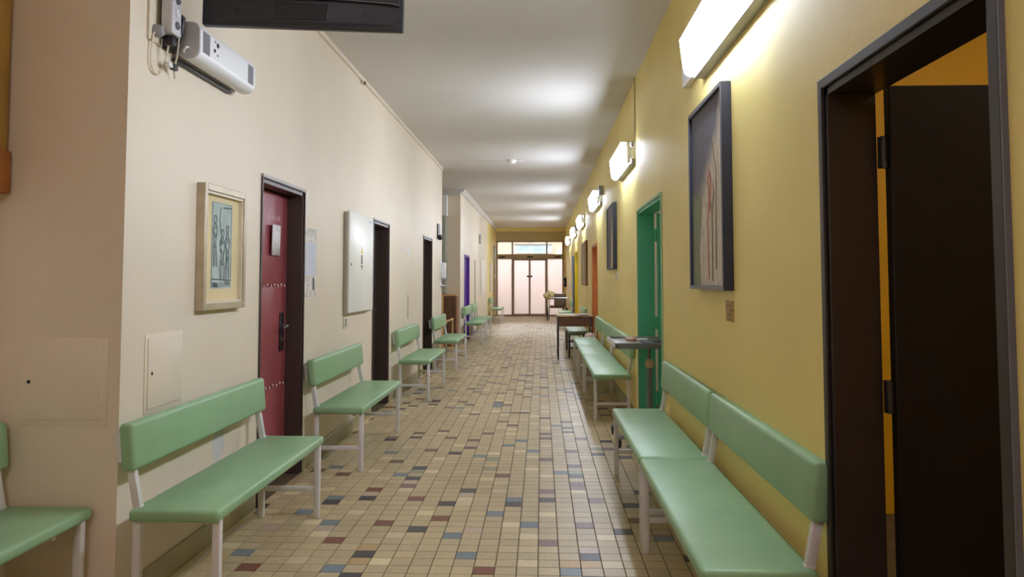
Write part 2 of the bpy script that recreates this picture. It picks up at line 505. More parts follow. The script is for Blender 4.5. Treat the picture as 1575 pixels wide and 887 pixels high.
b = BM(); wall_x(b, XL - 0.28, XL, YC, YR0, [RED, D2, D3]); box(b, -2.6, XL - 0.28, YC, YC + 0.25, 0, HC)
struct('wall_left', b, M['cream'], 'cream wall on the left with the red door and two dark doors')
b = BM(); box(b, -2.6, -2.28, -3.2, YC, 0, HC)
struct('wall_lobby', b, M['cream'], 'cream lobby wall at the far left edge, behind the cut off bench')
b = BM(); box(b, -3.4, -3.2, YR0 - 0.2, YR1 + 0.2, 0, HC); box(b, -3.2, XL - 0.28, YR0 - 0.2, YR0, 0, HC); box(b, -3.2, XL - 0.2, YR1, YR1 + 0.2, 0, HC)
struct('wall_recess', b, M['cream'], 'shaded wall of the recess opening off the left side')
b = BM(); wall_x(b, XL - 0.2, XL, YR1, 24.6, [PUR])
struct('wall_left_far', b, M['cream'], 'far cream wall on the left beyond the recess with the purple door')
b = BM(); box(b, XL - 0.2, XL, 24.6, YE + 0.1, 0, HC)
struct('wall_left_end', b, M['yellow'], 'yellow painted end of the left wall beside the glass doors')
b = BM(); wall_x(b, XR, XR + 0.15, -3.2, YE + 0.1, [ND, GD, OD, YD])
struct('wall_right', b, M['yellow'], 'long yellow wall on the right with lamps and pictures')
b = BM(); box(b, XL - 0.2, XR + 0.15, YE - 0.04, YE + 0.1, 2.88, HC)
struct('wall_end', b, M['dull_yellow'], 'yellow wall strip above the glass doors at the end')
b = BM(); box(b, -2.6, XR + 0.15, -3.4, -3.2, 0, HC)
struct('wall_back', b, M['cream'], 'cream wall behind the viewer')
b = BM(); box(b, -3.4, 4.6, -3.4, 34.0, HC, HC + 0.15)
struct('ceiling', b, M['ceiling'], 'off white plaster corridor ceiling', 'ceiling')
# end portal
b = BM()
box(b, XL, XR, YE - 0.75, YE - 0.6, HC - 0.13, HC); box(b, XR - 0.06, XR, YE - 0.75, YE - 0.6, 0, HC - 0.13)
struct('trim_1', b, M['yellow'], 'yellow arch edging just before the glass doors', 'trim')
# cornice on the far left wall and cable trunk on the near left wall
b = BM(); prism(b, [(XL, HC), (XL + 0.09, HC), (XL + 0.085, HC - 0.03), (XL + 0.03, HC - 0.085), (XL, HC - 0.09)], YR1, YE - 0.75)
struct('trim_2', b, M['ceiling'], 'pale cornice along the top of the far left wall', 'trim')
b = BM(); box(b, XL - 0.36, XL + 0.0, YR1 - 0.05, YR1, HC - 0.13, HC)
struct('trim_3', b, M['ceiling'], 'pale cornice strip at the top of the recess wall', 'trim')
t = thing('cable_channel', 'thin white cable channel along the top of the near left wall', 'cable channel', (XL + 0.003, 3.2, HC - 0.05))
b = BM(); box(b, 0.0, 0.02, 0, 10.1, 0.012, 0.05)
obj('channel_body', b, M['cream'], t)
b = BM(); box(b, 0.0, 0.026, 4.05, 4.12, -0.02, 0.012); obj('junction_box', b, M['switch'], t)
b = BM(); lathe(b, [(0.018, 0.026), (0.018, 0.036), (0.006, 0.04)], (0, 4.085, -0.004), 12, 'X'); obj('clip', b, M['black'], t)

# baseboards (khaki plinth tiles)
def baseboard(name, segs, label, flip=False):
    b = BM(); g = BM()
    for y0, y1 in segs:
        if flip: box(b, XR - 0.014, XR, y0, y1, 0, 0.12, 0.003, 1)
        else: box(b, XL, XL + 0.014, y0, y1, 0, 0.12, 0.003, 1)
    o = struct(name, b, M['plinth'], label, 'baseboard')
    for y0, y1 in segs:
        if flip: box(g, XR - 0.026, XR - 0.014, y0, y1, -0.003, 0.007)
        else: box(g, XL + 0.014, XL + 0.026, y0, y1, -0.003, 0.007)
    obj('joint', g, M['plinth_grout'], o, False)
baseboard('baseboard_left', [(YC, RED[0] - 0.05), (RED[1] + 0.05, D2[0] - 0.05), (D2[1] + 0.05, D3[0] - 0.05), (D3[1] + 0.05, YR0), (YR1, PUR[0] - 0.05), (PUR[1] + 0.05, YE - 0.1)], 'khaki tile plinth along the foot of the left wall')
baseboard('baseboard_right', [(-3.2, ND[0] - 0.05), (ND[1] + 0.05, GD[0] - 0.05), (GD[1] + 0.05, OD[0] - 0.05), (OD[1] + 0.05, YD[0] - 0.05), (YD[1] + 0.05, YE - 0.77)], 'khaki tile plinth along the foot of the right wall', True)

# side rooms behind the two open doors
b = BM()
X0 = XR + 0.15
box(b, 4.2, 4.4, -0.4, 4.9, 0, HC); box(b, X0, 4.4, 4.7, 4.9, 0, HC); box(b, X0, 4.4, -0.4, -0.2, 0, HC)
struct('wall_side_room', b, M['gold'], 'deep yellow wall of the side room seen over the open brown door')
b = BM()
box(b, 4.2, 4.4, 5.1, 9.9, 0, HC); box(b, X0, 4.4, 9.7, 9.9, 0, HC); box(b, X0, 4.4, 4.9, 5.1, 0, HC)
struct('wall_treatment_room', b, M['vest'], 'white wall of the room behind the green door')
def add_fill_lamp(x, y, w, label, colr=(1, 0.93, 0.8, 1)):
    t = thing('fill_lamp', label, 'lamp', (x, y, HC))
    b = BM(); box(b, -0.62, 0.62, -0.09, 0.09, -0.05, 0, 0.008); obj('housing', b, M['white'], t)
    b = BM(); box(b, -0.58, 0.58, -0.075, 0.075, -0.09, -0.05, 0.015); obj('diffuser', b, mat_emit('fill lamp diffuser', colr, w), t)
add_fill_lamp(-0.7, -1.2, 46.0, 'added fill lamp in the lobby behind the viewer', (1, 0.88, 0.98, 1))  # unseen fill, added to lift the facing wall and near benches
add_fill_lamp(2.9, 1.9, 36.0, 'added lamp brightening the yellow side room, hidden behind the brown door')  # unseen, added to brighten the gold wall above the open leaf
add_fill_lamp(2.6, 7.2, 22.0, 'unseen lamp brightening the white room behind the green door')  # unseen, makes the room behind the hinge gap bright

# ------------------------------------------------------------------ doors
def door_frame(parent, x_face, side, o, m, m_lip, depth=0.145, lip=0.035, proud=0.012):
    """steel lining of an opening; side = +1 right wall, -1 left wall"""
    y0, y1, zt = o
    b = BM(); s = side
    xa, xb = x_face, x_face + s * depth
    th = 0.028
    box(b, xa, xb, y0, y0 + th, 0, zt); box(b, xa, xb, y1 - th, y1, 0, zt); box(b, xa, xb, y0, y1, zt - th, zt)
    obj('frame', b, m, parent, False)
    b = BM(); xf = x_face - s * proud
    box(b, xf, x_face, y0 - lip, y0 + 0.004, 0, zt + lip, 0.003, 1); box(b, xf, x_face, y1 - 0.004, y1 + lip, 0, zt + lip, 0.003, 1)
    box(b, xf, x_face, y0, y1, zt - 0.004, zt + lip, 0.003, 1)
    obj('casing', b, m_lip, parent)

def closed_leaf(parent, side, o, xl, m):
    y0, y1, zt = o
    b = BM(); box(b, xl, xl + side * 0.04, y0 + 0.03, y1 - 0.03, 0.008, zt - 0.03, 0.003, 1)
    return obj('leaf', b, m, parent)

def door_root(n, label, loc):
    o = thing('door_%d' % n, label, 'door', (0, 0, 0))
    o['kind'] = 'structure'
    return o

# door 1: near right, dark brown, standing open into the side room
d1 = door_root(1, 'dark brown door standing open in its dark frame at the right edge', None)
door_frame(d1, XR, 1, ND, M['frame_brown'], M['frame_brown'], 0.15, 0.03)
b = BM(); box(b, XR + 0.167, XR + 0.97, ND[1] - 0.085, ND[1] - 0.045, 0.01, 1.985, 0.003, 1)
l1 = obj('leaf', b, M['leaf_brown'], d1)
for z in (0.30, 1.02, 1.78):
    b = BM(); lathe(b, [(0.011, -0.05), (0.011, 0.05)], (XR + 0.158, ND[1] - 0.062, z), 10); box(b, XR + 0.145, XR + 0.185, ND[1] - 0.05, ND[1] - 0.044, z - 0.05, z + 0.05)
    obj('hinge', b, M['frame_brown'], l1)
b = BM(); box(b, XR + 0.85, XR + 0.91, ND[1] - 0.091, ND[1] - 0.085, 0.94, 1.16, 0.002, 1); tube(b, [(XR + 0.88, ND[1] - 0.09, 1.05), (XR + 0.88, ND[1] - 0.13, 1.05), (XR + 0.77, ND[1] - 0.135, 1.05)], 0.009)
obj('handle', b, M['chrome'], l1)
b = BM(); box(b, XR + 0.004, XR + 0.03, ND[0] + 0.028, ND[0] + 0.033, 1.47, 1.60, 0.001, 1)
obj('strike_plate', b, M['frame_edge'], d1)
b = BM(); box(b, XR - 0.0125, XR - 0.0005, ND[0] - 0.036, ND[0] - 0.03, 0, 2.03); obj('edge_strip', b, M['slate_face'], d1)

# door 2: green, open into the treatment room
d2 = door_root(2, 'emerald green doorway with its leaf standing open, behind the tray table', None)
door_frame(d2, XR, 1, GD, M['green_enamel'], M['green_lip'], 0.15, 0.02)
b = BM(); box(b, XR + 0.168, XR + 1.35, GD[1] - 0.075, GD[1] - 0.035, 0.01, 2.01, 0.003, 1)
l2 = obj('leaf', b, M['green_enamel'], d2)
for z in (0.28, 0.98, 1.80):
    b = BM(); lathe(b, [(0.012, -0.06), (0.012, 0.06)], (XR + 0.158, GD[1] - 0.05, z), 10); obj('hinge', b, M['green_enamel'], l2)

# door 3 orange, door 4 yellow
d3 = door_root(3, 'orange door in the yellow wall beyond the small dark painting', None)
door_frame(d3, XR, 1, OD, M['orange'], M['orange'], 0.15, 0.02)
closed_leaf(d3, 1, OD, XR + 0.11, M['orange'])
d4 = door_root(4, 'bright yellow door far along the right wall', None)
door_frame(d4, XR, 1, YD, M['yel_enamel'], M['yel_enamel'], 0.15, 0.03)
closed_leaf(d4, 1, YD, XR + 0.11, M['yel_enamel'])
b = BM(); box(b, XR - 0.055, XR - 0.018, YD[1] + 0.06, YD[1] + 0.95, 0.01, 2.06, 0.003, 1); obj('open_leaf', b, M['door_blue'], d4)['label'] = 'grey blue leaf folded back on the wall'
b = BM(); tube(b, [(XR - 0.055, YD[1] + 0.88, 1.05), (XR - 0.09, YD[1] + 0.88, 1.05), (XR - 0.092, YD[1] + 0.78, 1.05)], 0.009); obj('handle', b, M['chrome'], d4)

# door 5: red quilted
d5 = door_root(5, 'dark red quilted leather door in a brown steel frame', None)
door_frame(d5, XL, -1, RED, M['frame_left'], M['frame_left'], 0.16, 0.012)
l5 = closed_leaf(d5, -1, RED, XL - 0.125, M['red'])
for za, zb in ((0.02, 0.645), (0.655, 1.335), (1.345, 1.985)):
    b = BM(); box(b, XL - 0.126, XL - 0.108, RED[0] + 0.032, RED[1] - 0.032, za, zb, 0.012, 3); obj('padded_panel', b, M['red'], l5)
b = BM()
for z in (0.65, 1.34):
    for k in range(11):
        y = RED[0] + 0.08 + k * (RED[1] - RED[0] - 0.16) / 10
        sphere(b, (XL - 0.107, y, z + 0.006 * (k % 2)), 0.010, 0.8, 1, 1, 8, 5)
obj('nail_heads', b, M['stud'], l5)['kind'] = 'stuff'
b = BM(); box(b, XL - 0.108, XL - 0.098, 5.36, 5.44, 0.88, 1.15, 0.003, 1)
lp = obj('lock_plate', b, M['black'], l5); lp['label'] = 'black lock plate'
b = BM(); tube(b, [(XL - 0.10, 5.40, 1.06), (XL - 0.055, 5.40, 1.06), (XL - 0.05, 5.38, 1.055), (XL - 0.05, 5.29, 1.05)], 0.009); lathe(b, [(0.016, -0.1), (0.016, -0.09)], (XL, 5.40, 0.96), 12, 'X')
obj('door_handle', b, M['chrome'], d5)['label'] = 'chrome lever handle'
b = BM()
r5 = random.Random(3)
y = 5.11
while y < 5.34:
    wd = r5.uniform(0.010, 0.018)
    box(b, XL - 0.109, XL - 0.1065, y, y + wd * 0.35, 1.79, 1.825); box(b, XL - 0.109, XL - 0.1065, y, y + wd, 1.79 + r5.choice((0, 0.015, 0.029)), 1.796 + r5.choice((0.0, 0.029)))
    y += wd + 0.008
obj('lettering', b, M['stud'], l5)['label'] = 'faint worn pale lettering'
def top_edge(d, o):  # paler grey strip along the top of the frame
    b = BM(); box(b, XL, XL + 0.017, o[0] - 0.014, o[1] + 0.014, o[2] + 0.004, o[2] + 0.022); obj('top_edge', b, M['frame_edge'], d)['label'] = 'grey top edge'
top_edge(d5, RED)

# doors 6, 7 dark; door 8 purple
d6 = door_root(6, 'dark brown door beside the white electrical cabinet', None)
door_frame(d6, XL, -1, D2, M['frame_left'], M['frame_left'], 0.16, 0.012)
l6 = closed_leaf(d6, -1, D2, XL - 0.125, M['leaf_dark'])
b = BM(); tube(b, [(XL - 0.125, 8.56, 1.05), (XL - 0.08, 8.56, 1.05), (XL - 0.078, 8.46, 1.05)], 0.009); obj('handle', b, M['chrome'], l6)
boxobj('paper_sheet', (XL - 0.1245, XL - 0.123, 7.91, 8.05, 1.44, 1.66), M['bluepaper'], l6)
top_edge(d6, D2)
d7 = door_root(7, 'dark brown door in the left wall just before the recess', None)
door_frame(d7, XL, -1, D3, M['frame_left'], M['frame_left'], 0.16, 0.012)
l7 = closed_leaf(d7, -1, D3, XL - 0.125, M['leaf_dark'])
b = BM(); tube(b, [(XL - 0.125, 12.0, 1.05), (XL - 0.08, 12.0, 1.05), (XL - 0.078, 11.9, 1.05)], 0.009); obj('handle', b, M['chrome'], l7)
top_edge(d7, D3)
d8 = door_root(8, 'purple door in the far left wall', None)
door_frame(d8, XL, -1, PUR, M['purple'], M['purple'], 0.15, 0.02)
closed_leaf(d8, -1, PUR, XL - 0.06, M['purple'])

# door 9: glass end of the corridor
d9 = door_root(9, 'frosted glass sliding doors with transom windows closing the corridor', None)
FX0, FX1 = XL, XR
mul = [XL + 0.025, -1.115, 0.205, XR - 0.09]
for x in mul:
    b = BM(); box(b, x - 0.03, x + 0.03, YE - 0.04, YE + 0.04, 0, 2.88, 0.004, 1); obj('post', b, M['alu'], d9)
b = BM(); box(b, XR - 0.065, XR, YE - 0.04, YE + 0.04, 0, 2.88); obj('side_panel', b, M['alu_light'], d9)
b = BM(); box(b, XL, XR - 0.06, YE - 0.09, YE + 0.05, 2.19, 2.37, 0.006, 1); hd = obj('header', b, M['alu_light'], d9)
for x in (-1.50, -0.44, 0.63):
    b = BM(); box(b, x - 0.11, x + 0.11, YE - 0.125, YE - 0.09, 2.235, 2.29, 0.008, 2); obj('sensor', b, M['black'], hd)['label'] = 'dark door sensor'
b = BM(); box(b, XL, XR - 0.06, YE - 0.03, YE + 0.03, 2.83, 2.88, 0.003, 1); obj('top_rail', b, M['alu'], d9)
b = BM(); box(b, XL, XR - 0.06, YE - 0.035, YE + 0.035, 0, 0.06, 0.004, 1); obj('bottom_rail', b, M['alu'], d9)
for xa, xb in ((mul[0] + 0.03, mul[1] - 0.03), (mul[2] + 0.03, mul[3] - 0.03)):
    b = BM(); box(b, xa, xb, YE - 0.004, YE + 0.004, 0.06, 2.19); obj('side_pane', b, M['frost'], d9, False)
for xa, xb in zip(mul, mul[1:]):
    b = BM(); box(b, xa + 0.03, xb - 0.03, YE - 0.003, YE + 0.003, 2.37, 2.83); obj('transom_pane', b, M['glass'], d9, False)
for xa, xb, hx in ((mul[1] + 0.03, -0.455, -0.52), (-0.455, mul[2] - 0.03, -0.39)):
    b = BM()
    for p in ((xa, xa + 0.035), (xb - 0.035, xb)): box(b, p[0], p[1], YE - 0.03, YE + 0.0, 0.02, 2.19, 0.003, 1)
    box(b, xa, xb, YE - 0.03, YE, 0.02, 0.09); box(b, xa, xb, YE - 0.03, YE, 2.13, 2.19)
    lf = obj('sliding_leaf', b, M['alu'], d9)
    b = BM(); box(b, xa + 0.035, xb - 0.035, YE - 0.019, YE - 0.011, 0.09, 2.13); obj('pane', b, M['frost'], lf, False)
    b = BM(); lathe(b, [(0.04, -0.05), (0.04, -0.03)], (hx, YE, 1.52), 14, 'Y'); obj('handle', b, M['black'], lf)['label'] = 'dark round pull'

# vestibule beyond the glass
b = BM()
box(b, -3.0, -2.85, YE + 0.1, 33.2, 0, HC); box(b, 2.05, 2.2, YE + 0.1, 33.2, 0, HC)
box(b, -3.0, XL - 0.2, YE + 0.1, YE + 0.25, 0, HC); box(b, XR + 0.15, 2.2, YE + 0.1, YE + 0.25, 0, HC)
struct('wall_vestibule', b, M['vest'], 'white side walls of the vestibule behind the glass doors')
b = BM(); box(b, -3.0, 2.2, 33.2, 33.4, 0, HC)
struct('wall_vestibule_end', b, M['salmon'], 'salmon coloured wall seen through the transom windows')
b = BM(); prism(b, [(32.1, 2.82), (33.15, 2.92), (33.15, 2.86), (32.14, 2.76), (32.14, 2.5), (32.1, 2.5)], -1.15, 0.45, 'YZ')
aw = obj('awning', b, M['blueawning']); tag(aw, 'blue green awning seen through the transom window', 'awning')
for k in range(2):  # unseen lamps added to backlight the frosted panes
    t = thing('fill_lamp', ['added backlight behind the left part of the frosted glass doors', 'added backlight behind the right part of the frosted glass doors'][k], 'lamp', (-1.35 + 1.8 * k, 31.2, HC))
    b = BM(); box(b, -0.62, 0.62, -0.2, 0.2, -0.05, 0, 0.008); obj('housing', b, M['white'], t)
    b = BM(); box(b, -0.58, 0.58, -0.17, 0.17, -0.08, -0.05, 0.01); obj('diffuser', b, mat_emit('glass door backlight', (0.97, 0.96, 1.0, 1), 60.0), t)

# ------------------------------------------------------------------ wall lamps on the right wall
def wall_lamp(yf, label, fuse=False, conduit=False, ballast=True):
    t = thing('wall_lamp', label, 'lamp', (XR, yf, 2.61), 0, 'fluorescent lamps along the right wall')
    L = 1.25
    b = BM(); box(b, -0.045, 0, -L - 0.02, 0.02 + (0.42 if ballast else 0.05), -0.05, 0.07, 0.004, 1); obj('base', b, M['white'], t)
    # diffuser profile in x (out of wall = negative) and z
    prof = [(-0.045, -0.085), (-0.08, -0.094), (-0.108, -0.08), (-0.12, -0.04), (-0.13, 0.05), (-0.137, 0.112), (-0.045, 0.112)]
    b = BM(); prism(b, prof, -L, 0)
    obj('diffuser', b, M['diffuser'], t)
    b = BM(); prism(b, [(0, -0.106), (-0.058, -0.103), (-0.058, -0.099), (-0.04, -0.096), (-0.04, 0.113), (-0.14, 0.113), (-0.14, 0.119), (0, 0.119)], -L - 0.006, 0.004); obj('back_plate', b, M['grey'], t)  # top lip added to hold light off the ceiling, bottom lip off the wall
    for ya, yb in ((-L - 0.008, -L), (0, 0.008)):
        b = BM(); prism(b, [(max(p[0], -0.085) * 1.0, p[1] * 1.02) for p in prof if p[0] > -0.1 or p[1] > 0.1] , ya, yb); obj('end_cap', b, M['white'], t)  # opaque half caps added to block end glow on the wall
    if fuse:
        b = BM(); box(b, -0.07, 0, -L - 0.26, -L - 0.06, 0.02, 0.16, 0.006, 1); obj('fuse_box', b, M['grey'], t)
    if conduit:
        b = BM(); tube(b, [(-0.012, -L - 0.1, 0.04), (-0.012, -L - 0.1, HC - 2.615)], 0.006, 6); obj('conduit', b, M['plinth'], t)
lamps = [(4.28, 'nearest wall lamp, cut off by the top edge, above the big abstract painting'),
         (8.72, 'second lit wall lamp, above the green doorway'),
         (12.78, 'third lit wall lamp with a grey box at its near end'),
         (17.2, 'fourth lit wall lamp, between the orange and yellow doors'),
         (20.9, 'fifth lit wall lamp, above the yellow door'),
         (25.0, 'farthest lit wall lamp, beside the glass doors')]
for k, (y, l) in enumerate(lamps):
    wall_lamp(y, l, fuse=(k == 2 or k == 4), conduit=(k == 1), ballast=(k == 0))

# ------------------------------------------------------------------ benches
def make_bench(label, x_back, y0, L, side, legm=None, group='pale green waiting benches', inset=0.05, back=True):
    """side=+1: on the left wall, facing +x; -1: on the right wall. local x runs from the back to the front."""
    yc = y0 + L / 2
    t = thing('waiting_bench', label, 'bench', (x_back, yc, 0), 0 if side > 0 else PI, group)
    lm = legm or M['legwhite']
    h = L / 2
    # seat
    b = BM(); vs = box(b, 0.04, 0.41, -h, h, 0.412, 0.462, 0.017, 3)
    obj('seat', b, M['vinyl'], t)
    # backrest, leaning back a little
    m = Matrix.Translation((0.025, 0, 0.705)) @ Matrix.Rotation(math.radians(-5), 4, 'Y')
    if back:
        b = BM(); box(b, -0.03, 0.03, -h + 0.005, h - 0.005, -0.096, 0.096, 0.018, 3, m)
        obj('backrest', b, M['vinyl'], t)
    for s in (-1, 1):
        y = s * (h - inset)
        b = BM(); bar(b, (0.385, y, 0), (0.385, y, 0.415), 0.032, 0.032, 0.004); obj('front_leg', b, lm, t)
        b = BM(); bar(b, (0.058, y, 0), (0.058, y, 0.47 if back else 0.412), 0.032, 0.032, 0.004)
        if back:
            bar(b, (0.058, y, 0.45), (0.018, y, 0.66), 0.03, 0.032, 0.004)
            bar(b, (-0.012, y, 0.64), (-0.026, y, 0.76), 0.012, 0.032)
        obj('back_support' if back else 'rear_leg', b, lm, t)
        b = BM(); bar(b, (0.07, y, 0.165), (0.372, y, 0.165), 0.022, 0.028, 0.003); obj('stretcher', b, lm, t)
        b = BM(); bar(b, (0.05, y * 0.8, 0.4), (0.372, y * 0.8, 0.4), 0.022, 0.028, 0.003); obj('side_rail', b, lm, t)
    for x in (0.075, 0.33):
        b = BM(); box(b, x - 0.012, x + 0.012, -h + inset, h - inset, 0.392, 0.413, 0.002, 1); obj('seat_rail', b, lm, t)
    return t
BL = XL + 0.045
make_bench('nearest pale green bench on the cream left wall, in front of the red door', BL, 3.06, 1.49, 1)
make_bench('pale green bench on the left wall between the red door and white cabinet', BL, 5.54, 1.51, 1)
make_bench('third pale green bench along the left wall, between the two dark doors', BL, 8.85, 1.49, 1)
make_bench('pale green bench at the last left wall corner before the recess', BL, 11.75, 1.49, 1)
make_bench('small looking green bench on the far left wall below the purple door', BL, 16.6, 1.45, 1)
make_bench('green bench just beyond the purple door on the far left wall', BL, 18.3, 1.45, 1)
make_bench('farthest bench on the left, against the yellow wall by the glass doors', BL, 24.9, 1.4, 1)
make_bench('pale green bench cut off at the left edge, by the shaded wall', -2.28 + 0.045, 1.62, 1.49, 1)
RB = XR - 0.002
make_bench('nearest green bench on the right, beside the open brown door', RB, 2.5, 1.54, -1)
make_bench('second green bench on the right, touching the nearest one, before the green doorway', RB, 4.07, 1.53, -1)
make_bench('green bench on the right wall just past the green doorway', RB, 7.58, 2.02, -1, inset=0.09)
make_bench('middle green bench of the right row under the small dark painting', RB, 9.62, 1.45, -1)
make_bench('green bench on the right ending just before the brown desk', RB, 11.09, 1.42, -1)
make_bench('dark legged backless green bench with its end under the brown desk', RB - 0.03, 13.85, 1.5, -1, M['legdark'], back=False)
make_bench('green bench on the right beyond the brown desk, under a framed picture', RB, 15.55, 1.6, -1)
make_bench('green bench on the far right, in front of the wheeled chair', RB, 22.0, 1.5, -1)

# ------------------------------------------------------------------ pictures
def framed(name, label, x, yc, zc, w, h, side, depth, face, mats, canvas):
    """frame on a wall; side +1: hangs on the left wall and faces +x"""
    fm, fin = mats
    t = thing(name, label, 'picture', (x, yc, zc))
    s = side
    b = BM()
    for ya, yb, za, zb in ((-w / 2, -w / 2 + face, -h / 2, h / 2), (w / 2 - face, w / 2, -h / 2, h / 2), (-w / 2 + face, w / 2 - face, -h / 2, -h / 2 + face), (-w / 2 + face, w / 2 - face, h / 2 - face, h / 2)):
        box(b, 0, s * depth, ya, yb, za, zb, 0.003, 1)
    obj('frame', b, fm, t)
    return t

# left: drawing in a cream mount
pl = framed('framed_drawing', 'cream mounted figure drawing in a silvery frame on the left wall', XL, 4.07, 1.55, 0.55, 0.65, 1, 0.045, 0.035, (M['pframe'], None), None)
b = BM()
for ya, yb, za, zb in ((-0.24, -0.228, -0.29, 0.29), (0.228, 0.24, -0.29, 0.29), (-0.228, 0.228, -0.29, -0.278), (-0.228, 0.228, 0.278, 0.29)):
    box(b, 0.012, 0.036, ya, yb, za, zb)
obj('inner_moulding', b, M['pframe_light'], pl)
boxobj('mount', (0.008, 0.014, -0.24, 0.24, -0.29, 0.29), M['mat_board'], pl)
pr = boxobj('print', (0.0135, 0.016, -0.125, 0.135, -0.215, 0.245), M['drawpaper'], pl)
b = BM()
def stroke(pts, r=0.0028):
    tube(b, [(0.0165, -p[0], p[1]) for p in pts], r, 5)
rs = random.Random(5)
def figure(cx, base, top, lean, w):
    H = top - base
    def jig(q): return (cx + q[0] + rs.uniform(-0.004, 0.004), base + q[1] * H + rs.uniform(-0.004, 0.004))
    stroke([jig((-w * 0.5, 0)), jig((-w * 0.55, 0.25)), jig((-w * 0.3, 0.5)), jig((-w * 0.6, 0.72)), jig((-w * 0.2, 0.86))], 0.003)
    stroke([jig((w * 0.4, 0)), jig((w * 0.5, 0.28)), jig((w * 0.25, 0.5)), jig((w * 0.65, 0.74)), jig((w * 0.2, 0.86))], 0.003)
    stroke([jig((0, 0.02)), jig((0.0, 0.3)), jig((lean, 0.5))], 0.0022)
    hx, hz = cx, base + 0.93 * H
    stroke([(hx + 0.016 * math.cos(a), hz + 0.022 * math.sin(a)) for a in [k * PI / 5 for k in range(11)]], 0.003)
    for k in range(5):
        q = rs.uniform(0.3, 0.8)
        stroke([jig((-w * 0.35, q)), jig((0.0, q - 0.06)), jig((w * 0.3, q + 0.05))], 0.0018)
figure(-0.075, -0.20, 0.13, 0.01, 0.045)
figure(-0.01, -0.17, 0.10, -0.01, 0.05)
figure(0.085, -0.10, 0.17, 0.01, 0.04)
stroke([(-0.12, 0.225), (-0.02, 0.22)], 0.004)
stroke([(0.02, 0.22), (0.03, 0.15), (0.005, 0.06), (0.02, -0.02)], 0.0025)
stroke([(-0.125, -0.172), (0.0, -0.168), (0.115, -0.165)], 0.003)
for k in range(4): stroke([(0.045, -0.188 - k * 0.006), (0.105, -0.186 - k * 0.006)], 0.0035)
for k in range(6): stroke([(-0.11 + 0.024 * k, -0.18), (-0.10 + 0.024 * k, -0.205)], 0.002)
stroke([(-0.125, -0.21), (-0.125, 0.24), (0.12, 0.24), (0.12, -0.21)], 0.0015)
obj('ink_lines', b, M['ink'], pr)

# right: big painting
p1 = framed('abstract_painting', 'large tall abstract painting in a dark blue frame under the nearest lamp', XR, 4.10, 1.835, 0.82, 1.01, -1, 0.05, 0.022, (M['slate'], None), None)
boxobj('canvas', (-0.034, -0.012, -0.39, 0.39, -0.485, 0.485), mat_painting('large'), p1)
b = BM()
for ya, yb, za, zb in ((-0.41, -0.39, -0.505, 0.505), (0.39, 0.41, -0.505, 0.505), (-0.39, 0.39, -0.505, -0.485), (-0.39, 0.39, 0.485, 0.505)):
    box(b, -0.052, -0.0495, ya, yb, za, zb)
obj('frame_face', b, M['slate_face'], p1)
M['redline'] = mat('thin red paint', (164, 84, 66), 0.7)
M['brownline'] = mat('thin brown paint', (112, 84, 62), 0.7)
for m_, lines in (('redline', [[(0.03, -0.45), (0.02, -0.15), (0.05, 0.0), (0.03, 0.1)], [(0.06, -0.10), (0.10, 0.02), (0.07, 0.12)]]),
                  ('brownline', [[(0.12, -0.46), (0.12, -0.1), (0.17, 0.0), (0.10, 0.10), (0.02, 0.16)], [(-0.02, 0.07), (0.05, 0.04), (0.13, -0.12)], [(0.2, -0.4), (0.22, 0.1), (0.14, 0.28)]])):
    b = BM()
    for ln in lines: tube(b, [(-0.0342, -p[0], p[1]) for p in ln], 0.004, 5)
    obj('brush_line', b, M[m_], p1)
p2 = framed('abstract_painting', 'smaller dark grey painting between the green and orange doors', XR, 9.78, 1.92, 0.90, 0.82, -1, 0.05, 0.025, (M['slate'], None), None)
boxobj('canvas', (-0.04, -0.012, -0.427, 0.427, -0.387, 0.387), mat_painting('small'), p2)
p3 = framed('framed_picture', 'khaki picture in a brown frame, beyond the orange door', XR, 16.1, 1.72, 1.7, 0.9, -1, 0.04, 0.05, (M['wood'], None), None)
boxobj('canvas', (-0.03, -0.01, -0.80, 0.80, -0.40, 0.40), mat_painting('third'), p3)
t = thing('caption_card', 'tan caption card on the yellow wall below the large painting', 'card', (XR, 3.77, 1.23))
boxobj('card', (-0.006, 0, -0.07, 0.07, -0.05, 0.05), M['tan'], t, 0.001)
tag(boxobj('caption_card', (-0.006, 0, -0.12, 0.12, -0.05, 0.05), M['switch'], None, 0.001, (XR, 9.38, 1.42)), 'small pale caption card below the smaller dark painting', 'card')

# ------------------------------------------------------------------ things on the left wall
t = thing('access_hatch', 'painted square access hatch in the cream wall above the nearest bench', 'hatch', (XL, 3.495, 0.965))
boxobj('frame', (0, 0.004, -0.175, 0.175, -0.175, 0.175), M['cream'], t, 0.0015)
boxobj('door', (0.001, 0.009, -0.155, 0.155, -0.155, 0.155), M['cream'], t, 0.002)
b = BM(); lathe(b, [(0.007, 0.009), (0.007, 0.011)], (0, -0.122, 0.0), 10, 'X'); obj('lock', b, M['black'], t)
t = thing('access_hatch', 'square access hatch in the shaded wall facing the viewer', 'hatch', (-1.975, YC, 0.96))
boxobj('frame', (-0.185, 0.185, -0.004, 0, -0.18, 0.18), M['cream'], t, 0.0015)
boxobj('door', (-0.165, 0.165, -0.009, -0.001, -0.155, 0.155), M['cream'], t, 0.002)
b = BM(); lathe(b, [(0.008, -0.011), (0.008, -0.009)], (-0.145, 0, 0.0), 10, 'Y'); obj('lock', b, M['black'], t)

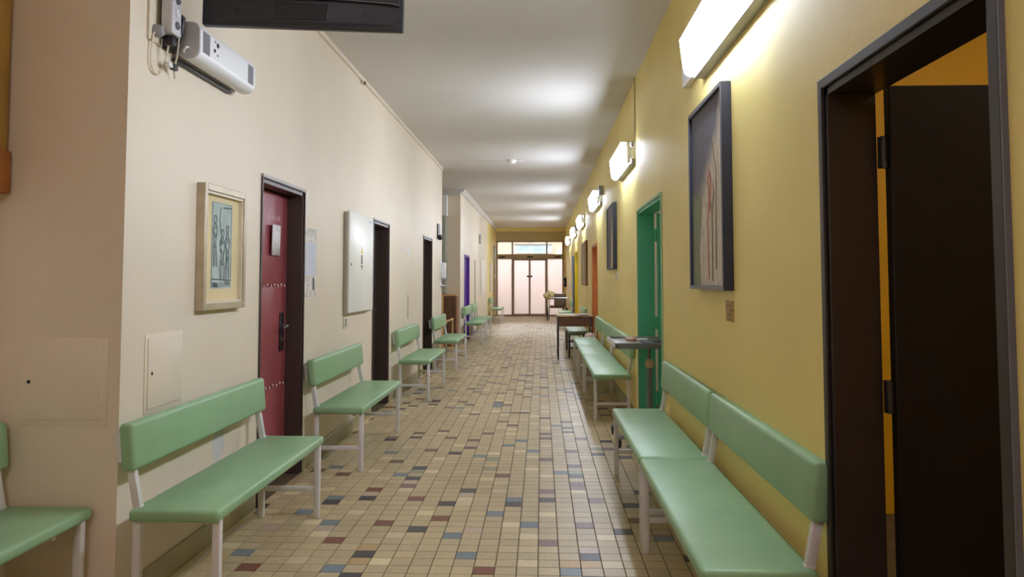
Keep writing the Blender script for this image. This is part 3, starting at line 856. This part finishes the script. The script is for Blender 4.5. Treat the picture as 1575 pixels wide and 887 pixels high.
t = thing('wall_notice', 'tall notice of white sheets taped beside the red door', 'notice', (XL, 5.73, 1.5))
boxobj('header_sheet', (0, 0.002, -0.14, 0.14, 0.17, 0.26), M['print2'], t)
boxobj('blue_sheet', (0, 0.0025, -0.14, 0.13, -0.085, 0.165), M['bluepaper'], t)
boxobj('lower_sheet', (0, 0.002, -0.14, 0.13, -0.25, -0.09), M['print2'], t)
boxobj('dark_print', (0.002, 0.003, 0.045, 0.085, -0.195, -0.105), M['slate'], t)
boxobj('tape', (0.0015, 0.003, -0.05, 0.14, 0.256, 0.264), M['greygreen'], t)
t = thing('paper_sheet', 'white paper sheet pinned to the red door', 'notice', (XL - 0.108, 5.235, 1.655))
b = BM()
k = 10
A = [[b.verts.new((0.004 + 0.02 * math.sin(u / k * PI) * 0.6 + (0.018 if u == 0 else 0) + 0.004 * v, -0.105 + 0.21 * u / k, -0.105 + 0.21 * v)) for u in range(k + 1)] for v in (0, 1)]
for u in range(k): b.faces.new((A[0][u], A[0][u + 1], A[1][u + 1], A[1][u]))
obj('sheet', b, M['print'], t)
bpy.data.objects['sheet'].modifiers.new('thick', 'SOLIDIFY').thickness = 0.001

t = thing('electrical_cabinet', 'white electrical cabinet on the left wall beside a dark door', 'cabinet', (XL + 0.002, 7.16, 1.53))
boxobj('body', (0, 0.032, -0.48, 0.47, -0.455, 0.455), M['cabinet_side'], t, 0.003)
cd = boxobj('door', (0.031, 0.049, -0.465, 0.485, -0.44, 0.47), M['white_enamel'], t, 0.004)
b = BM(); lathe(b, [(0.012, 0.049), (0.012, 0.052), (0.007, 0.054)], (0, -0.40, -0.01), 14, 'X'); obj('lock', b, M['black'], cd)
b = BM(); prism(b, [(-0.035, 0.10), (0.035, 0.10), (0.0, 0.165)], 0.049, 0.0505, 'YZ'); obj('warning_triangle', b, M['yel_enamel'], cd)
b = BM(); box(b, 0.049, 0.0505, -0.022, 0.022, 0.0, 0.085); prism(b, [(-0.03, -0.01), (0.03, -0.01), (0.0, -0.055)], 0.049, 0.0505, 'YZ'); obj('lightning_mark', b, M['slate'], cd)
boxobj('label_strip', (0.049, 0.0502, 0.28, 0.43, 0.405, 0.43), M['bluepaper'], cd)
t = thing('light_switch', 'ivory light switch below the white electrical cabinet', 'switch', (XL, 6.74, 1.005))
boxobj('plate', (0, 0.012, -0.05, 0.05, -0.05, 0.05), M['switch'], t, 0.004)
boxobj('rocker', (0.011, 0.018, -0.012, 0.022, -0.035, 0.035), M['grey'], t, 0.002)
t = thing('paper_sign', 'small white paper sign between the two dark doors', 'notice', (XL, 9.93, 1.735))
b = BM(); prism(b, [(-0.16, 0.07), (0.14, 0.07), (0.14, -0.09), (0.04, -0.08), (0.02, 0.03), (-0.16, 0.04)], 0, 0.003, 'YZ'); obj('sheet', b, M['paper'], t)
tag(boxobj('door_stop_strip', (0, 0.008, -0.012, 0.012, -0.155, 0.155), M['greygreen'], None, 0.002, (XL, 9.95, 1.035)), 'thin dark vertical strip on the cream wall above the third bench', 'strip')
# black bracket with a round knob near the recess corner
t = thing('sign_bracket', 'black bracket sticking out of the wall above the recess corner', 'bracket', (XL, 12.75, 2.18))
boxobj('plate', (0, 0.02, -0.05, 0.05, -0.12, 0.14), M['black'], t, 0.004)
b = BM(); sphere(b, (0.045, 0, -0.09), 0.045); obj('knob', b, M['black'], t)
boxobj('side_sign', (0.0, 0.012, 0.22, 0.34, -0.05, 0.15), M['bluepaper'], t, 0.002)
t = thing('soap_dispenser', 'white hand sanitiser dispenser on the corner of the recess', 'dispenser', (XL, 13.2, 1.52))
boxobj('body', (0, 0.09, -0.06, 0.06, -0.11, 0.16), M['white'], t, 0.02)
boxobj('lever', (0.06, 0.13, -0.045, 0.045, -0.145, -0.11), M['grey'], t, 0.008)
boxobj('drip_tray', (0, 0.08, -0.05, 0.05, -0.24, -0.225), M['white'], t, 0.004)
boxobj('back_board', (-0.0, 0.006, -0.09, 0.09, -0.27, 0.2), M['paper'], t, 0.001)
# blue grey patch low on the wall behind the nearest bench
b = BM(); lathe(b, [(0.075, 0.0), (0.075, 0.0006)], (0, 0, 0), 18, 'X')
for v in b.verts: v.co.z *= 1.25
tag(obj('wall_patch', b, M['pale_patch'], None, True, (XL, 4.12, 0.50)), 'faint blue grey patch on the wall behind the nearest left bench', 'patch')

# ------------------------------------------------------------------ recess
t = thing('wooden_cabinet', 'low brown wooden cabinet standing in the recess on the left', 'cabinet', (-1.95, 16.17, 0))
boxobj('carcass', (-0.18, 0.18, -0.2, 0.2, 0.0, 1.05), M['wood'], t, 0.004)
boxobj('top', (-0.19, 0.19, -0.215, 0.2, 1.05, 1.08), M['wood_light'], t, 0.004)
for xa, xb in ((-0.075, 0.085), (0.095, 0.17)):
    boxobj('door', (xa, xb, -0.214, -0.198, 0.06, 1.03), M['desk'], t, 0.003)
boxobj('corner_post', (-0.18, -0.09, -0.225, -0.18, 0.0, 1.05), M['wood_light'], t, 0.004)
t = thing('wooden_handrail', 'light wooden rail beside the brown cabinet in the recess', 'rail', (XL - 0.05, 14.6, 0))
b = BM(); bar(b, (0, -0.75, 0.60), (0, 0.9, 0.60), 0.035, 0.03, 0.006); obj('rail', b, M['wood_light'], t)
for y in (-0.7, 0.85):
    b = BM(); bar(b, (0, y, 0), (0, y, 0.585), 0.03, 0.03, 0.003); obj('post', b, M['wood_light'], t)
t = thing('pipe_casing', 'narrow grey green pipe casing in the corner of the recess', 'casing', (-2.065, 16.2, 0))
boxobj('panel', (-0.075, 0.035, 0.0, 0.19, 1.09, 2.75), M['greygreen'], t, 0.003)
boxobj('top_box', (-0.06, 0.06, -0.03, 0.19, 2.75, 3.19), M['white'], t, 0.006)

# far left small things
t = thing('wall_clock', 'small round grey clock high on the far left wall', 'clock', (XL, 21.4, 2.52))
b = BM(); lathe(b, [(0.13, 0), (0.13, 0.04), (0.11, 0.05)], (0, 0, 0), 24, 'X'); obj('case', b, M['grey'], t)
b = BM(); lathe(b, [(0.108, 0.05), (0.108, 0.052)], (0, 0, 0), 24, 'X'); obj('face', b, M['white'], t)
b = BM(); bar(b, (0.054, 0, 0), (0.054, 0.05, 0.04), 0.006, 0.006); bar(b, (0.054, 0, 0), (0.054, -0.01, 0.085), 0.006, 0.006); obj('hands', b, M['black'], t)
tag(boxobj('notice_board', (0, 0.03, -0.6, 0.6, -0.5, 0.5), M['white_enamel'], None, 0.006, (XL + 0.002, 22.5, 1.47)), 'tall white board on the far left wall past the purple door', 'board')
tag(boxobj('notice_board', (0, 0.03, -0.5, 0.5, -0.5, 0.5), M['switch'], None, 0.006, (XL + 0.002, 26.2, 1.47)), 'ivory board on the yellow wall near the glass doors', 'board')
tag(boxobj('wall_strip', (0, 0.02, -0.06, 0.06, -0.75, 0.8), M['greygreen'], None, 0.004, (XL, 19.95, 1.1)), 'thin grey door edge strip right of the purple door', 'strip')
t = thing('side_window', 'dark framed narrow window in the yellow wall beside the glass doors', 'window', (XL, 28.3, 1.4))
boxobj('frame', (0, 0.03, -0.45, 0.45, -1.1, 1.25), M['alu_light'], t, 0.004)
boxobj('upper_pane', (0.028, 0.034, -0.37, 0.37, 0.18, 0.72), M['desk'], t)
boxobj('lower_pane', (0.028, 0.034, -0.37, 0.37, -0.98, 0.06), M['desk'], t)
boxobj('top_pane', (0.028, 0.034, -0.37, 0.37, 0.82, 1.18), M['bluepaper'], t)

# ------------------------------------------------------------------ television, disinfection unit, cables
tv = thing('television', 'black television hung near the ceiling, its back to the viewer', 'television', (-1.14, 3.60, 2.585), math.radians(-5))
tv.rotation_euler = (0, math.radians(0.7), math.radians(6))
boxobj('casing', (-0.475, 0.475, -0.03, 0.02, 0, 0.62), M['tvblack'], tv, 0.008)
boxobj('screen', (-0.455, 0.455, 0.0195, 0.0225, 0.025, 0.6), M['screen'], tv)
b = BM(); prism(b, [(-0.465, 0.125), (-0.44, 0.128), (-0.2, 0.135), (0.2, 0.133), (0.42, 0.122), (0.455, 0.113), (0.455, 0.6), (-0.465, 0.6)], -0.055, -0.028)
obj('back_bulge', b, M['tvblack'], tv)
b = BM(); tube(b, [(-0.462, -0.0555, 0.125), (-0.44, -0.0555, 0.128), (-0.2, -0.0555, 0.135), (0.2, -0.0555, 0.133), (0.42, -0.0555, 0.122), (0.452, -0.0555, 0.114)], 0.0022, 6); obj('bulge_edge', b, M['tvline'], tv)
b = BM(); box(b, -0.135, 0.115, -0.034, -0.028, 0.038, 0.118, 0.004, 1); obj('port_panel', b, M['tvdark'], tv)
b = BM(); box(b, -0.44, 0.44, -0.033, -0.029, 0.012, 0.03, 0.0015, 1); obj('lower_ridge', b, M['tvdark'], tv)
for x in (-0.315, 0.29):
    b = BM(); lathe(b, [(0.008, -0.034), (0.008, -0.029)], (x, 0, 0.072), 10, 'Y'); obj('screw', b, M['black'], tv)
b = BM(); lathe(b, [(0.006, -0.034), (0.006, -0.029)], (0.462, 0, 0.048), 10, 'Y'); obj('screw', b, M['black'], tv)
b = BM(); box(b, -0.14, 0.14, -0.085, -0.055, 0.22, 0.5, 0.004, 1); bar(b, (-0.05, -0.08, 0.36), (-0.50, -0.07, 0.36), 0.05, 0.05, 0.004)
obj('mount_arm', b, M['black'], tv)
t = thing('tv_bracket', 'black wall bracket plate behind the white disinfection unit', 'bracket', (XL, 3.445, 2.44))
boxobj('plate', (0, 0.03, -0.035, 0.035, 0.0, 0.7), M['black'], t, 0.003)
boxobj('arm_socket', (0.03, 0.07, -0.035, 0.035, 0.46, 0.56), M['black'], t, 0.004)

uv = thing('disinfection_unit', 'long white wall unit with side vents beneath the television', 'wall unit', (XL, 3.85, 2.51))
def rr(x0, x1, z0, z1, r, n=5):
    pts = []
    for cx, cz, a0 in ((x1 - r, z1 - r, 0), (x0 + r, z1 - r, PI / 2), (x0 + r, z0 + r, PI), (x1 - r, z0 + r, 1.5 * PI)):
        pts += [(cx + r * math.cos(a0 + k * PI / 2 / n), cz + r * math.sin(a0 + k * PI / 2 / n)) for k in range(n + 1)]
    return pts
L2 = 0.345
b = BM(); prism(b, rr(0.025, 0.135, -0.09, 0.09, 0.045), -L2, L2); obj('housing', b, M['white'], uv)
for s in (-1, 1):
    b = BM(); prism(b, rr(0.028, 0.133, -0.087, 0.087, 0.044), s * L2, s * (L2 + 0.006)); ec = obj('end_cap', b, M['light_grey'], uv); ec['label'] = 'grey end cap'
    b = BM()
    for k in range(7): box(b, 0.1345, 0.1375, s * 0.28 - 0.035 + k * 0.0105, s * 0.28 - 0.030 + k * 0.0105, -0.045, 0.05)
    box(b, 0.1335, 0.1355, s * 0.28 - 0.04, s * 0.28 + 0.04, -0.05, 0.055)
    obj('vent', b, M['grey'], uv)
for y, z, r in ((-0.155, 0.03, 0.012), (-0.19, -0.005, 0.009), (-0.155, -0.02, 0.006), (-0.185, 0.04, 0.006)):
    b = BM(); lathe(b, [(r, 0.1345), (r, 0.139)], (0, y, z), 12, 'X'); obj('button', b, M['black'] if r > 0.008 else M['grey'], uv)
boxobj('wall_bracket', (0, 0.028, -L2 - 0.01, L2 - 0.06, -0.102, -0.09), M['black'], uv, 0.003)
boxobj('back_plate', (0, 0.03, -L2, L2 - 0.02, -0.085, 0.08), M['grey'], uv, 0.003)
b = BM(); tube(b, [(0.06, -L2 - 0.005, -0.06), (0.065, -L2 - 0.022, -0.055), (0.075, -L2 - 0.022, -0.04), (0.08, -L2 - 0.006, -0.035)], 0.006); obj('hook', b, M['white'], uv)

t = thing('power_strip', 'grey multi socket power strip hanging left of the white unit', 'power strip', (XL, 3.365, 2.60))
boxobj('wall_socket', (0, 0.012, -0.095, 0.015, -0.155, 0.10), M['switch'], t, 0.004)
b = BM(); lathe(b, [(0.03, 0.012), (0.028, 0.035), (0.02, 0.05)], (0, -0.045, -0.105), 14, 'X'); obj('socket_plug', b, M['grey'], t)
sb = boxobj('strip_body', (0.03, 0.085, -0.035, 0.055, -0.11, 0.16), M['light_grey'], t, 0.01)
for k in range(4):
    b = BM(); lathe(b, [(0.019, 0.085), (0.019, 0.089)], (0, 0.01, -0.065 + k * 0.058), 14, 'X'); box(b, 0.088, 0.0905, -0.012, 0.032, -0.069 + k * 0.058, -0.061 + k * 0.058)
    obj('socket', b, M['white'] if k % 2 else M['slate_face'], sb)
t = thing('plug', 'black plug in the power strip on the left wall', 'plug', (XL, 3.37, 2.48))
boxobj('body', (0.03, 0.075, -0.01, 0.03, -0.035, 0.01), M['black'], t, 0.006)
b = BM(); tube(b, [(0.06, 0.05, 0.13), (0.07, 0.09, 0.12), (0.06, 0.10, 0.05), (0.05, 0.085, 0.0)], 0.012); obj('black_cord', b, M['black'], t)
def arc(c, r, a0, a1, n=14):
    return [(0.012, c[0] + r * math.cos(a0 + (a1 - a0) * k / n), c[1] + r * math.sin(a0 + (a1 - a0) * k / n)) for k in range(n + 1)]
b = BM()
tube(b, [(0.03, 0.0, 0.1), (0.02, -0.03, 0.05), (0.012, -0.032, -0.02)] + arc((0.02, -0.06), 0.055, PI * 0.95, PI * 1.95) + [(0.02, 0.08, -0.035)], 0.004, 6)
tag(obj('cable_loop', b, M['switch'], None, True, (XL, 3.32, 2.42)), 'pale cable looping down the wall under the power strip', 'cable')
t = thing('charger_cable', 'thin pale cords with a black connector hanging beside the cable loop', 'cable', (XL, 3.40, 2.36))
b = BM(); tube(b, [(0.05, -0.02, 0.13), (0.04, -0.022, 0.05), (0.03, -0.02, 0.005)], 0.004, 6); tube(b, [(0.06, 0.045, 0.14), (0.05, 0.05, 0.05), (0.045, 0.04, 0.01)], 0.004, 6); tube(b, [(0.045, 0.05, 0.03), (0.03, 0.07, -0.02), (0.025, 0.085, -0.04)], 0.004, 6)
obj('cord', b, M['switch'], t)
boxobj('connector', (0.03, 0.055, 0.015, 0.06, -0.012, 0.016), M['black'], t, 0.004)
boxobj('usb_plug', (0.034, 0.05, -0.02, 0.016, -0.008, 0.012), M['white'], t, 0.002)

# wood board at the far left edge
t = thing('wooden_board', 'orange brown wooden board on the lobby wall at the left edge', 'board', (-2.28, 2.85, 1.74))
boxobj('lower_rail', (0, 0.055, -0.45, 0.27, 0.0, 0.18), M['ochre_wood'], t, 0.006)
boxobj('panel', (0, 0.04, -0.45, 0.26, 0.18, 1.2), M['ochre_wood2'], t, 0.003)

# smoke detector with its cable
t = thing('smoke_detector', 'round white smoke detector on the corridor ceiling with its cable', 'smoke detector', (-0.48, 12.46, HC))
b = BM(); lathe(b, [(0.03, -0.06), (0.05, -0.055), (0.055, -0.03), (0.075, -0.025), (0.075, 0.0)], (0, 0, 0), 20); obj('head', b, M['white'], t)
b = BM(); box(b, -1.22, -0.06, -0.012, 0.012, -0.016, 0); obj('cable_duct', b, M['ceiling'], t)
b = BM(); box(b, 0.09, 0.2, -0.03, 0.03, -0.02, 0, 0.004, 1); obj('indicator', b, M['white'], t)

# ------------------------------------------------------------------ tray table
t = thing('overbed_table', 'grey topped wheeled tray table standing in the green doorway', 'table', (0.83, 6.72, 0))
boxobj('tabletop', (-0.215, 0.215, -0.36, 0.36, 0.828, 0.85), M['traytop'], t, 0.006)
b = BM()
for d in ((-0.23, -0.212, -0.375, 0.375), (0.212, 0.23, -0.375, 0.375), (-0.212, 0.212, -0.375, -0.357), (-0.212, 0.212, 0.357, 0.375)):
    box(b, *d, 0.818, 0.864, 0.005, 1)
obj('rim', b, M['midgrey'], t)
b = BM(); box(b, -0.235, -0.228, -0.37, 0.37, 0.825, 0.866, 0.003, 1); obj('edge_strip', b, M['paper'], t)['label'] = 'white end edge'
b = BM(); lathe(b, [(0.013, 0.60), (0.013, 0.82)], (0.10, 0.0, 0), 12); box(b, 0.0, 0.18, -0.12, 0.12, 0.805, 0.82); obj('inner_column', b, M['midgrey'], t)
b = BM(); lathe(b, [(0.024, 0.08), (0.024, 0.625)], (0.10, 0, 0), 14); obj('outer_column', b, M['midgrey'], t)
b = BM(); lathe(b, [(0.02, 0.62), (0.038, 0.64), (0.04, 0.67), (0.024, 0.70)], (0.10, 0, 0), 14); obj('height_knob', b, M['desk_edge'], t)['label'] = 'cream height knob'
for y in (-0.28, 0.28):
    b = BM(); bar(b, (-0.20, y, 0.085), (0.17, y, 0.085), 0.03, 0.03, 0.004); obj('foot_bar', b, M['grey'], t)
    for x in (-0.19, 0.15):
        b = BM(); lathe(b, [(0.03, -0.012), (0.034, 0), (0.03, 0.012)], (x, y, 0.034), 14, 'X'); w_ = obj('caster', b, M['rubber'], t)
        b = BM(); box(b, x - 0.02, x - 0.015, y - 0.012, y + 0.012, 0.03, 0.075); box(b, x + 0.015, x + 0.02, y - 0.012, y + 0.012, 0.03, 0.075); box(b, x - 0.02, x + 0.02, y - 0.012, y + 0.012, 0.066, 0.075)
        obj('fork', b, M['chrome'], w_)
b = BM(); bar(b, (0.10, -0.28, 0.085), (0.10, 0.28, 0.085), 0.03, 0.03, 0.004); obj('cross_bar', b, M['grey'], t)
t = thing('card_pack', 'pinkish packet lying on the grey tray table', 'packet', (0.80, 6.82, 0.85))
boxobj('packet', (-0.06, 0.03, -0.09, 0.09, 0, 0.022), M['pinkpaper'], t, 0.004)
boxobj('band', (0.0, 0.012, -0.091, 0.091, 0.001, 0.0235), M['wood'], t)
t = thing('folder', 'dark folder lying at the wall end of the tray table', 'folder', (0.95, 6.58, 0.85))
boxobj('cover', (-0.10, 0.085, -0.13, 0.13, 0, 0.014), M['black'], t, 0.003)
boxobj('pages', (-0.095, 0.08, -0.125, 0.125, 0.003, 0.011), M['paper'], t)
t = thing('paper_slip', 'white paper slip on the far side of the tray table', 'paper', (0.90, 6.97, 0.85))
boxobj('slip', (-0.05, 0.05, -0.04, 0.04, 0, 0.004), M['paper'], t)

# ------------------------------------------------------------------ desk group
t = thing('writing_desk', 'brown writing desk on thin dark legs against the yellow wall', 'desk', (0.585, 13.72, 0))
b = BM(); box(b, -0.325, 0.31, -0.33, 0.33, 0.745, 0.772, 0.004, 1); obj('top', b, M['desk_edge'], t)
b = BM(); box(b, -0.30, 0.295, -0.315, -0.295, 0.575, 0.745); obj('front_apron', b, M['desk'], t)
b = BM(); box(b, -0.30, -0.28, -0.295, 0.31, 0.575, 0.745); box(b, 0.275, 0.295, -0.295, 0.31, 0.575, 0.745); obj('side_apron', b, M['desk'], t)
b = BM(); box(b, -0.28, 0.275, 0.29, 0.31, 0.575, 0.745); obj('back_apron', b, M['desk'], t)
for x in (-0.295, 0.285):
    for y in (-0.305, 0.30):
        b = BM(); bar(b, (x, y, 0), (x, y, 0.745), 0.026, 0.026, 0.003); obj('leg', b, M['frame_brown'], t)
t = thing('paper_stack', 'loose papers lying on the wall side of the brown desk', 'papers', (0.72, 13.6, 0.772))
for k, (x, y, a) in enumerate(((0, 0, 0.1), (0.03, 0.05, -0.2), (-0.02, -0.08, 0.3))):
    b = BM(); box(b, -0.105, 0.105, -0.148, 0.148, k * 0.004, k * 0.004 + 0.004, m=Matrix.Translation((x, y, 0)) @ Matrix.Rotation(a, 4, 'Z')); obj('sheet', b, M['pinkpaper'] if k == 1 else M['paper'], t)
t = thing('waste_bin', 'pale pink round bin with a domed lid before the desk', 'bin', (0.79, 12.72, 0))
b = BM(); lathe(b, [(0.075, 0), (0.08, 0.01), (0.088, 0.42)], (0, 0, 0), 24); obj('body', b, M['grey'], t)
b = BM(); lathe(b, [(0.092, 0.42), (0.092, 0.445), (0.085, 0.475), (0.065, 0.50), (0.03, 0.515), (0.005, 0.518)], (0, 0, 0), 24); obj('lid', b, M['pink'], t)

# ------------------------------------------------------------------ wheeled chair far right
t = thing('wheelchair', 'dark brown wheeled chair parked near the glass doors', 'wheelchair', (0.52, 26.2, 0))
boxobj('seat', (-0.24, 0.26, -0.22, 0.26, 0.45, 0.52), M['brown_vinyl'], t, 0.02)
boxobj('backrest', (-0.10, 0.30, -0.27, -0.21, 0.50, 0.92), M['brown_vinyl'], t, 0.02)
b = BM()
for x in (-0.26, 0.30):
    tube(b, [(x, -0.24, 0.2), (x, -0.24, 0.95), (x, -0.36, 0.97)], 0.013); tube(b, [(x, -0.24, 0.72), (x, 0.2, 0.72), (x, 0.26, 0.68), (x, 0.26, 0.12)], 0.013); tube(b, [(x, -0.24, 0.43), (x, 0.26, 0.43)], 0.013)
tube(b, [(-0.26, -0.28, 0.78), (0.36, -0.28, 0.78)], 0.013); tube(b, [(-0.26, 0.26, 0.43), (0.30, 0.26, 0.43)], 0.013)
obj('frame', b, M['chrome'], t)
for x in (-0.32, 0.335):
    b = BM(); lathe(b, [(0.17, -0.02), (0.22, -0.022), (0.235, 0), (0.22, 0.022), (0.17, 0.02)], (x, -0.15, 0.235), 28, 'X'); w_ = obj('wheel', b, M['rubber'], t)
    b = BM(); lathe(b, [(0.03, -0.03), (0.03, 0.03)], (x, -0.15, 0.235), 12, 'X'); obj('hub', b, M['chrome'], w_)
for x in (-0.26, 0.30):
    b = BM(); lathe(b, [(0.06, -0.013), (0.072, 0), (0.06, 0.013)], (x, 0.26, 0.072), 16, 'X'); obj('caster', b, M['rubber'], t)
b = BM()
rb = random.Random(9)
bmesh.ops.create_icosphere(b, subdivisions=4, radius=1)
for v in b.verts:
    p = v.co.copy()
    k = 1 + 0.10 * math.sin(5 * p.x + 3 * p.z) + 0.07 * math.sin(9 * p.y + 6 * p.z + 1) + 0.05 * math.sin(14 * p.x - 8 * p.y)
    v.co = Vector((p.x * 0.22 * k, p.y * 0.2 * k, max(p.z, -0.8) * 0.15 * k))
tag(obj('blanket_bundle', b, M['blanket'], None, True, (0.30, 26.2, 0.85)), 'crumpled cream blanket bundle piled on the wheeled chair', 'blanket')

# fire extinguisher like dark fitting, notices at the far right
t = thing('wall_phone', 'dark handset fitting beside the right end of the glass doors', 'phone', (XR, 28.2, 1.30))
boxobj('base', (-0.06, 0, -0.06, 0.06, -0.17, 0.17), M['black'], t, 0.012)
b = BM(); sphere(b, (-0.075, 0, 0.11), 0.05, 0.8, 1, 1); sphere(b, (-0.075, 0, -0.11), 0.05, 0.8, 1, 1); bar(b, (-0.075, 0, -0.11), (-0.075, 0, 0.11), 0.03, 0.04); obj('handset', b, M['black'], t)
tag(boxobj('wall_sign', (-0.012, 0, -0.35, 0.35, -0.27, 0.27), M['paper'], None, 0.003, (XR, 23.4, 1.85)), 'white sign on the right wall past the yellow door, the upper one', 'sign')
tag(boxobj('wall_sign', (-0.05, 0, -0.2, 0.2, -0.14, 0.14), M['paper'], None, 0.006, (XR, 23.4, 1.20)), 'white box on the right wall past the yellow door, the lower one', 'sign')
